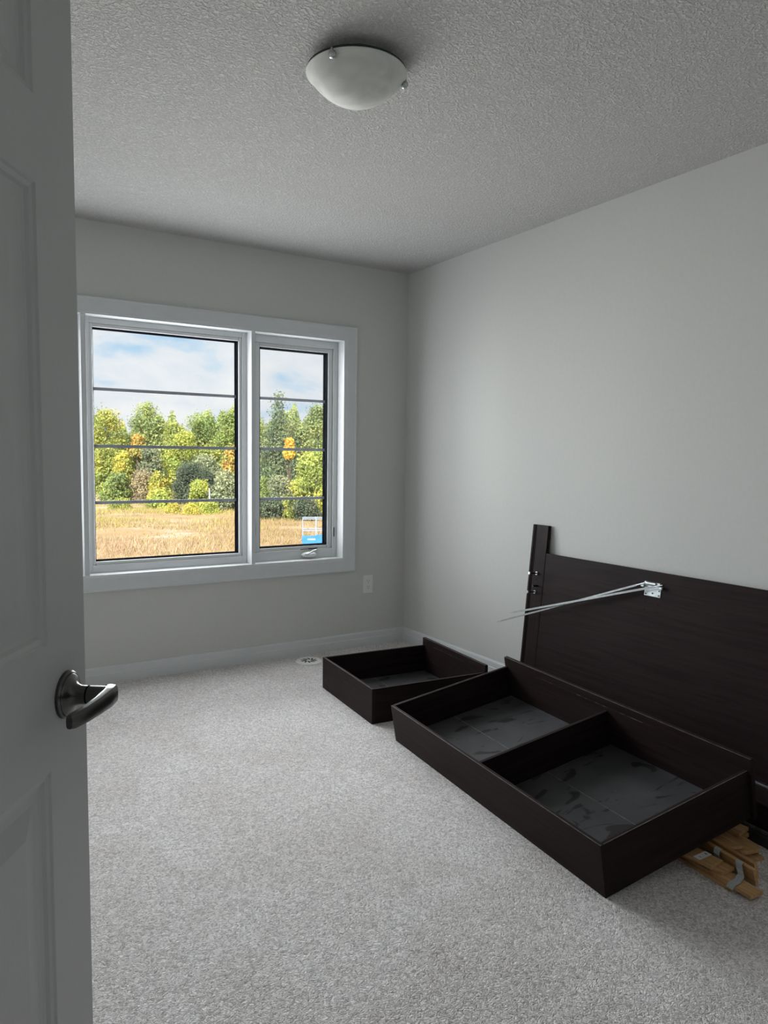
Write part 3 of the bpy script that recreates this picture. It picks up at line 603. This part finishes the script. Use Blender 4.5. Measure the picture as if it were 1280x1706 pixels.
def leaf_object(name, P, Nrm, size, colr, material, parent, aspect=0.62):
    """one mesh of small folded leaves: P centres, Nrm facing, size and colour per leaf"""
    n = len(P)
    rv = rng.normal(size=(n, 3)); a = np.cross(Nrm, rv); a /= np.linalg.norm(a, axis=1)[:, None]+1e-9
    b_ = np.cross(Nrm, a)
    s_ = size[:, None]
    V = np.empty((n, 4, 3))
    V[:, 0] = P - a*s_; V[:, 2] = P + a*s_
    V[:, 1] = P + b_*s_*aspect + Nrm*s_*0.22; V[:, 3] = P - b_*s_*aspect + Nrm*s_*0.22
    me = bpy.data.meshes.new(name)
    me.vertices.add(n*4); me.vertices.foreach_set('co', V.reshape(-1))
    me.loops.add(n*4); me.loops.foreach_set('vertex_index', np.arange(n*4, dtype=np.int32))
    me.polygons.add(n); me.polygons.foreach_set('loop_start', np.arange(0, n*4, 4, dtype=np.int32)); me.polygons.foreach_set('loop_total', np.full(n, 4, dtype=np.int32))
    me.update(calc_edges=True)
    ca = me.color_attributes.new('leaf_colour', 'FLOAT_COLOR', 'POINT')
    c = np.ones((n, 4, 4)); c[:, :, :3] = colr[:, None, :]; ca.data.foreach_set('color', c.reshape(-1))
    me.materials.append(MATS[material])
    o = bpy.data.objects.new(name, me); COL.objects.link(o)
    if parent is not None: o.parent = parent
    return o
def unit(v): return v/(np.linalg.norm(v, axis=1)[:, None]+1e-9)
PAL = {
    'yellowgreen': [(0.200, 0.225, 0.030), (0.260, 0.260, 0.030), (0.150, 0.190, 0.035)],
    'lime': [(0.240, 0.275, 0.035), (0.300, 0.310, 0.035), (0.190, 0.235, 0.035)],
    'green': [(0.155, 0.205, 0.045), (0.180, 0.225, 0.045), (0.125, 0.175, 0.045)],
    'softgreen': [(0.185, 0.225, 0.070), (0.215, 0.245, 0.075), (0.150, 0.195, 0.065)],
    'grey': [(0.155, 0.180, 0.095), (0.190, 0.210, 0.110), (0.130, 0.155, 0.085)],
    'dark': [(0.060, 0.085, 0.045), (0.080, 0.105, 0.055), (0.045, 0.068, 0.042)],
    'pine': [(0.100, 0.145, 0.065), (0.130, 0.170, 0.075), (0.085, 0.125, 0.065)],
    'yellow': [(0.320, 0.295, 0.030), (0.350, 0.310, 0.030), (0.230, 0.245, 0.035)],
    'orange': [(0.330, 0.235, 0.035), (0.350, 0.205, 0.035), (0.215, 0.215, 0.045), (0.27, 0.25, 0.04)],
    'gold': [(0.560, 0.330, 0.012), (0.600, 0.380, 0.015), (0.500, 0.280, 0.015)],
    'brush': [(0.200, 0.160, 0.085), (0.230, 0.190, 0.105), (0.170, 0.150, 0.080)],
}
for k_ in PAL:   # sunlit late summer leaves
    PAL[k_] = [tuple(c*1.95*0.85 + 0.15*1.95*(sum(q)/3) + 0.045 for c in q) for q in PAL[k_]]
def foliage(name, parent, h, w_, pal, n, kind='round', base=0.08, leaf=0.13):
    """crown built of leaf clumps inside an outline of height h and full width w_"""
    pal = np.array(PAL[pal]); C = []; RR = []
    k = {'round': 70, 'bush': 46, 'pine': 60, 'column': 34, 'wispy': 50}[kind]
    for i in range(k):
        if kind == 'pine':
            f = (i+0.5)/k; z = h*(base + (0.97-base)*f); r0 = w_*0.5*(1-f)**0.85+0.12; a = i*2.4; rad = r0*random.uniform(0.35, 0.85)
            C.append((math.cos(a)*rad, math.sin(a)*rad, z)); RR.append(max(0.22, r0*0.42))
        else:
            z = random.uniform(base, 0.93)
            prof = {'round': math.sin(math.pi*min(1, max(0, (z*0.93+0.10))))**0.6, 'bush': math.sqrt(max(0.03, 1-(z*0.98)**2)), 'column': math.sin(math.pi*min(0.98, z*0.9+0.08))**0.5, 'wispy': math.sin(math.pi*min(0.97, z*0.85+0.12))**0.6}[kind]
            a = random.uniform(0, 6.283); rad = w_*0.5*prof*math.sqrt(random.uniform(0.25, 1))*0.78
            C.append((math.cos(a)*rad, math.sin(a)*rad, z*h)); RR.append(w_*random.uniform(0.09, 0.18)*(0.75 if kind == 'wispy' else 1.0))
    C = np.array(C); RR = np.array(RR); ccol = pal[rng.integers(0, len(pal), k)]*rng.uniform(0.82, 1.15, (k, 1))
    pr = RR**2; idx = rng.choice(k, n, p=pr/pr.sum())
    d = unit(rng.normal(size=(n, 3)) + np.array([0, 0, 0.25]))
    rad = RR[idx]*rng.uniform(0.55, 1.08, n)**0.6
    sq = 0.8 if kind != 'pine' else 0.45
    P = C[idx] + d*rad[:, None]*np.array([1, 1, sq])
    P = P + rng.normal(size=(n, 3))*min(0.32, 0.05*w_+0.03)
    P[:, 2] = np.maximum(P[:, 2], 0.05)
    Nn = unit(d + rng.normal(size=(n, 3))*0.75)
    col = ccol[idx]*rng.uniform(0.75, 1.28, (n, 1))*(1+rng.normal(size=(n, 3))*0.05)
    return leaf_object(name, P, Nn, leaf*rng.uniform(0.65, 1.3, n), np.clip(col, 0.005, 0.9), 'leaves', parent, 0.42 if kind == 'pine' else 0.62)
def tree(name, label, px, depth, top_y, halfw_px, pal, kind='round', n=6000, base=0.08, leaf=0.13, cat='tree', group='trees and shrubs beyond the field', trunk=True):
    x, y = ground_xy(px, depth)
    hor = 759.5 + (px-640)*0.01306
    h = depth*(hor-top_y)/FPX + (CAM.z-ZG); w_ = 2*halfw_px*depth/FPX
    o = empty(name, (x, y, ZG)); tag(o, label, cat, group)
    foliage('foliage', o, h, w_, pal, int(n*1.7), kind, base, leaf*0.82)
    if trunk:
        m = MB(); tw = 0.03*h*0.5+0.03
        m.tube([(0, 0, -0.1), (0.03*h*random.uniform(-1, 1), 0.05, h*0.35), (0.04*h*random.uniform(-1, 1), 0, h*0.85)], [tw, tw*0.7, tw*0.15], 8)
        for i in range(5):
            a = random.uniform(0, 6.28); z = h*random.uniform(0.25, 0.6); rr_ = w_*0.42
            m.tube([(0, 0, z), (math.cos(a)*rr_*0.5, math.sin(a)*rr_*0.5, z+h*0.1), (math.cos(a)*rr_, math.sin(a)*rr_, z+h*0.22)], [tw*0.4, tw*0.25, tw*0.08], 6)
        m.build('trunk', 'bark', o)
    return o
# wooded backdrop nobody could count
n = 110000
px = rng.uniform(-420, 1000, n); dp = rng.uniform(79, 92, n)
dvx = FW.x + RT.x*(px-640)/FPX; dvy = FW.y + RT.y*(px-640)/FPX
X = CAM.x + dvx*dp; Y = CAM.y + dvy*dp
lump = 7.9 + 1.0*np.sin(px*0.055) + 0.7*np.sin(px*0.13+1.3) + 0.5*np.sin(px*0.31)
Z = ZG + lump*rng.uniform(0.0, 1.0, n)**0.75
cc = np.array(PAL['green']+PAL['softgreen']+PAL['yellowgreen']); blob = ((np.sin(px*0.07)+np.sin(Z*1.7+px*0.03))*2+4).astype(int) % len(cc)
tag(leaf_object('woodland', np.stack([X, Y, Z], 1), unit(rng.normal(size=(n, 3))+np.array([-.4, -.7, .5])), rng.uniform(0.13, 0.27, n), cc[blob]*rng.uniform(0.75, 1.2, (n, 1)), 'leaves', None),
    'hazy green woodland filling the gaps behind the separate trees', 'woodland', kind='stuff')

# back row
tree('maple_tree', 'yellow green leafy tree at the left edge of the large pane', 182, 76, 681, 34, 'yellowgreen', n=7500)
tree('maple_tree', 'rounded light green tree with the tallest crown in the large pane', 246, 80, 673, 34, 'softgreen', n=7500)
tree('maple_tree', 'lime tree below the dip in the treetops of the large pane', 293, 74, 704, 30, 'yellowgreen', n=7000)
tree('maple_tree', 'broad green tree right of the dip in the treetops', 338, 80, 683, 36, 'green', n=7500)
tree('maple_tree', 'dense green tree at the right edge of the large pane', 384, 77, 682, 30, 'green', n=7000)
tree('maple_tree', 'green tree hidden mostly behind the white window mullion', 424, 80, 690, 28, 'softgreen', n=5000)
tree('pine_tree', 'dark pine with the highest pointed top in the casement pane', 464, 64, 655, 40, 'pine', kind='pine', n=9000, leaf=0.15)
tree('maple_tree', 'pale green tree beside the pine, at the casement right edge', 527, 70, 670, 28, 'softgreen', n=7000)
tree('maple_tree', 'low soft green tree between the pine and the pale tree', 500, 66, 700, 24, 'softgreen', n=5500)
# middle row
tree('ash_tree', 'small orange tipped tree in the middle of the large pane', 232, 72, 721, 15, 'orange', n=2600, base=0.66)
tree('ash_tree', 'bright lime tree at the centre of the large pane', 306, 68, 722, 34, 'lime', n=6500)
tree('ash_tree', 'medium green tree under the broad tree right of centre', 352, 69, 736, 26, 'yellowgreen', n=5000)
tree('ash_tree', 'orange autumn tree at the right edge of the large pane', 386, 64, 740, 15, 'orange', n=3600, base=0.40)
tree('ash_tree', 'yellow autumn tree left of centre in the large pane', 206, 66, 750, 16, 'yellow', n=3400, base=0.35)
tree('ash_tree', 'olive tree in the left part of the large pane', 176, 67, 745, 26, 'yellowgreen', n=4500)
tree('ash_tree', 'grey green thin tree behind the brown brush', 252, 66, 748, 24, 'grey', kind='wispy', n=3600)
tree('ash_tree', 'small golden yellow tree in front of the pine', 482, 54, 724, 10, 'gold', n=2800, base=0.70, leaf=0.10)
# front shrubs
tree('shrub', 'green bush at the lower left of the large pane', 194, 61, 790, 25, 'green', kind='bush', n=4200, base=0.02, trunk=False, cat='shrub')
tree('shrub', 'brown bare brush left of the dark juniper', 240, 62, 788, 26, 'brush', kind='bush', n=3200, base=0.02, trunk=False, cat='shrub', leaf=0.09)
tree('shrub', 'yellow bush left of the dark juniper', 264, 61, 786, 16, 'yellow', kind='bush', n=2600, base=0.15, trunk=False, cat='shrub')
tree('juniper', 'large dark grey green juniper in the large pane', 326, 61, 777, 42, 'dark', kind='bush', n=9000, base=0.02, trunk=False, cat='shrub', leaf=0.10)
tree('shrub', 'greyish bush top above the dark juniper', 345, 65, 762, 30, 'grey', kind='bush', n=4500, base=0.3, trunk=False, cat='shrub')
tree('shrub', 'low lime bush at the field edge left of the juniper', 268, 56, 821, 22, 'lime', kind='bush', n=3200, base=0.02, trunk=False, cat='shrub')
tree('young_tree', 'small bright lime tree in front of the dark juniper', 332, 54, 803, 16, 'lime', kind='column', n=3400, base=0.05, cat='tree', leaf=0.10)
tree('shrub', 'grey green bush at the lower right of the large pane', 378, 55, 790, 28, 'grey', kind='bush', n=5200, base=0.02, trunk=False, cat='shrub')
tree('shrub', 'big yellow green bush right of the casement centre', 522, 49, 752, 34, 'lime', kind='bush', n=8500, base=0.1, trunk=False, cat='shrub', leaf=0.11)
tree('shrub', 'grey green bush at the foot of the pine', 466, 52, 795, 24, 'grey', kind='bush', n=4500, base=0.05, trunk=False, cat='shrub', leaf=0.10)
tree('shrub', 'dark low shrub at the left of the casement field edge', 452, 48, 832, 24, 'dark', kind='bush', n=3600, base=0.02, trunk=False, cat='shrub', leaf=0.09)
tree('shrub', 'dark low shrub under the yellow green bush', 508, 47.5, 832, 24, 'dark', kind='bush', n=3600, base=0.02, trunk=False, cat='shrub', leaf=0.09)
tree('shrub', 'small fresh green shrub against the casement left edge', 439, 49, 793, 9, 'green', kind='bush', n=1500, base=0.35, trunk=False, cat='shrub', leaf=0.09)
tree('shrub', 'small pale yellow shrub between the two dark shrubs', 482, 47.5, 825, 10, 'yellowgreen', kind='bush', n=1300, base=0.03, trunk=False, cat='shrub', leaf=0.09)
# yellow flowering weeds along the field edge
for lab, px_, dp_, hw_, ty_, pal_ in (('patch of yellow goldenrod left of the lime sapling', 288, 52, 14, 840, 'yellow'), ('patch of yellow goldenrod under the lime sapling', 318, 51, 13, 842, 'yellow'),
                                      ('patch of green goldenrod right of the lime sapling', 352, 52, 17, 838, 'lime'), ('low yellow weed patch at the far left of the field', 200, 55, 20, 834, 'yellowgreen')):
    tree('goldenrod', lab, px_, dp_, ty_, hw_, pal_, kind='bush', n=1300, base=0.02, leaf=0.07, trunk=False, cat='weeds', group='flowering weeds at the field edge')
x_, y_ = ground_xy(349, 53)
pst = MB().tube([(0, 0, -0.1), (0.03, 0, 0.9), (0.0, 0, 1.75)], [0.07, 0.06, 0.05], 8).build('snag', 'post_white', smooth=True); pst.location = (x_, y_, ZG)
tag(pst, 'thin pale dead trunk beside the lime sapling', 'tree trunk')

# dry grass, uncountable
n = 90000
dp = 17 + 45*rng.uniform(0, 1, n)**0.8; px = rng.uniform(-150, 800, n)
X = CAM.x + (FW.x + RT.x*(px-640)/FPX)*dp; Y = CAM.y + (FW.y + RT.y*(px-640)/FPX)*dp
clump = np.sin(X*0.55+np.sin(Y*0.4)*1.7)+np.sin(Y*0.62+X*0.21)+0.6*np.sin(X*1.9+Y*1.3)
keep = clump > rng.uniform(-1.7, 0.6, n); X, Y, clump = X[keep], Y[keep], clump[keep]; n = len(X)
hh = rng.uniform(0.08, 0.30, n)*(1+0.25*np.clip(clump, -1, 1.5)); aa = rng.uniform(0, 6.283, n); wd = rng.uniform(0.008, 0.022, n); ln_ = rng.normal(size=(n, 2))*0.10
V = np.empty((n, 3, 3)); V[:, 0] = np.stack([X-np.cos(aa)*wd, Y-np.sin(aa)*wd, np.full(n, ZG)], 1); V[:, 1] = np.stack([X+np.cos(aa)*wd, Y+np.sin(aa)*wd, np.full(n, ZG)], 1)
V[:, 2] = np.stack([X+ln_[:, 0], Y+ln_[:, 1], ZG+hh], 1)
me = bpy.data.meshes.new('dry_grass'); me.vertices.add(n*3); me.vertices.foreach_set('co', V.reshape(-1)); me.loops.add(n*3); me.loops.foreach_set('vertex_index', np.arange(n*3, dtype=np.int32))
me.polygons.add(n); me.polygons.foreach_set('loop_start', np.arange(0, n*3, 3, dtype=np.int32)); me.polygons.foreach_set('loop_total', np.full(n, 3, dtype=np.int32)); me.update(calc_edges=True)
gp = np.array([(0.40, 0.29, 0.16), (0.46, 0.35, 0.21), (0.36, 0.24, 0.16), (0.38, 0.32, 0.13), (0.50, 0.41, 0.29), (0.45, 0.31, 0.23)])
gp2 = np.array([(0.42, 0.40, 0.13), (0.36, 0.36, 0.14), (0.50, 0.42, 0.12)])
gi = ((np.sin(X*0.33+1)+np.sin(Y*0.27))*1.5+3+rng.normal(size=n)*1.0).astype(int) % len(gp)
far = np.clip((Y-30)/22, 0, 0.75); pick = rng.uniform(0, 1, n) < far; gcol = np.where(pick[:, None], gp2[rng.integers(0, 3, n)], gp[gi])
c = np.ones((n, 3, 4)); c[:, :, :3] = (gcol*rng.uniform(0.8, 1.2, (n, 1)))[:, None, :]
me.color_attributes.new('leaf_colour', 'FLOAT_COLOR', 'POINT').data.foreach_set('color', c.reshape(-1)); me.materials.append(MATS['grass'])
go = bpy.data.objects.new('dry_grass', me); COL.objects.link(go); tag(go, 'dry straw coloured grass growing over the field', 'grass', kind='stuff')

# boom lift: cage seen in the corner of the casement, machine off to its right
lx_, ly_ = ground_xy(523, 31.0); c_, s_ = math.cos(-YAW+0.12), math.sin(-YAW+0.12)
lift = empty('boom_lift', M=Matrix(((c_, -s_, 0, lx_), (s_, c_, 0, ly_), (0, 0, 1, ZG), (0, 0, 0, 1))))
tag(lift, 'boom lift with pale railed cage and blue lower panels in the field', 'boom lift')
zb = 0.55; cw, cd, ch = 0.46, 0.38, 1.02
for x in (-cw, 0.10, cw):
    for y in (-cd, cd): MB().tube([(x, y, zb), (x, y, zb+ch)], 0.022, 8).build('cage_post', 'lift_pale', lift)
for z in (zb+ch, zb+ch*0.52):
    m = MB(); pts = [(-cw, -cd, z), (1.2 if z > zb+ch*0.9 else 0.9, -cd, z)]
    m.tube(pts, 0.022, 8); m.tube([(-cw, cd, z), (cw, cd, z)], 0.022, 8); m.tube([(-cw, -cd, z), (-cw, cd, z)], 0.022, 8); m.tube([(cw, -cd, z), (cw, cd, z)], 0.022, 8)
    m.build('guard_rail', 'lift_pale', lift)
MB().box((-cw-0.02, -cd-0.02, zb-0.04), (cw, cd+0.02, zb)).build('cage_floor', 'lift_blue', lift)
MB().box((-cw-0.02, -cd-0.03, zb-0.02), (0.10, -cd-0.01, zb+0.32)).build('toe_board', 'lift_blue', lift)
MB().box((0.10, -cd-0.025, zb-0.02), (cw, -cd-0.005, zb+0.36)).build('toe_board', 'lift_blue', lift)
MB().box((-cw-0.03, -cd, zb-0.02), (-cw-0.01, cd, zb+0.32)).build('toe_board', 'lift_blue', lift)
MB().box((-0.26, -cd-0.036, zb+0.14), (0.06, -cd-0.030, zb+0.19)).build('decal', 'post_white', lift)
MB().tube([(cw, 0, zb+0.06), (cw+1.2, 0, zb+0.10), (cw+3.6, 0, zb+0.55)], 0.10, 10).build('boom', 'lift_pale', lift)
MB().box((cw+0.85, -0.8, 0.42), (cw+3.9, 0.8, 0.95)).build('chassis', 'lift_blue', lift, bevel=0.04)
for x in (cw+0.62, cw+3.5):
    for y in (-0.85, 0.85):
        wh = MB().lathe([(0, -0.15), (0.30, -0.15), (0.42, -0.12), (0.44, -0.06), (0.44, 0.06), (0.42, 0.12), (0.30, 0.15), (0, 0.15)], 24, Matrix.Translation((x, y, 0.44)) @ Matrix.Rotation(R(90), 4, 'X')).build('wheel', 'tyre', lift, smooth=True)
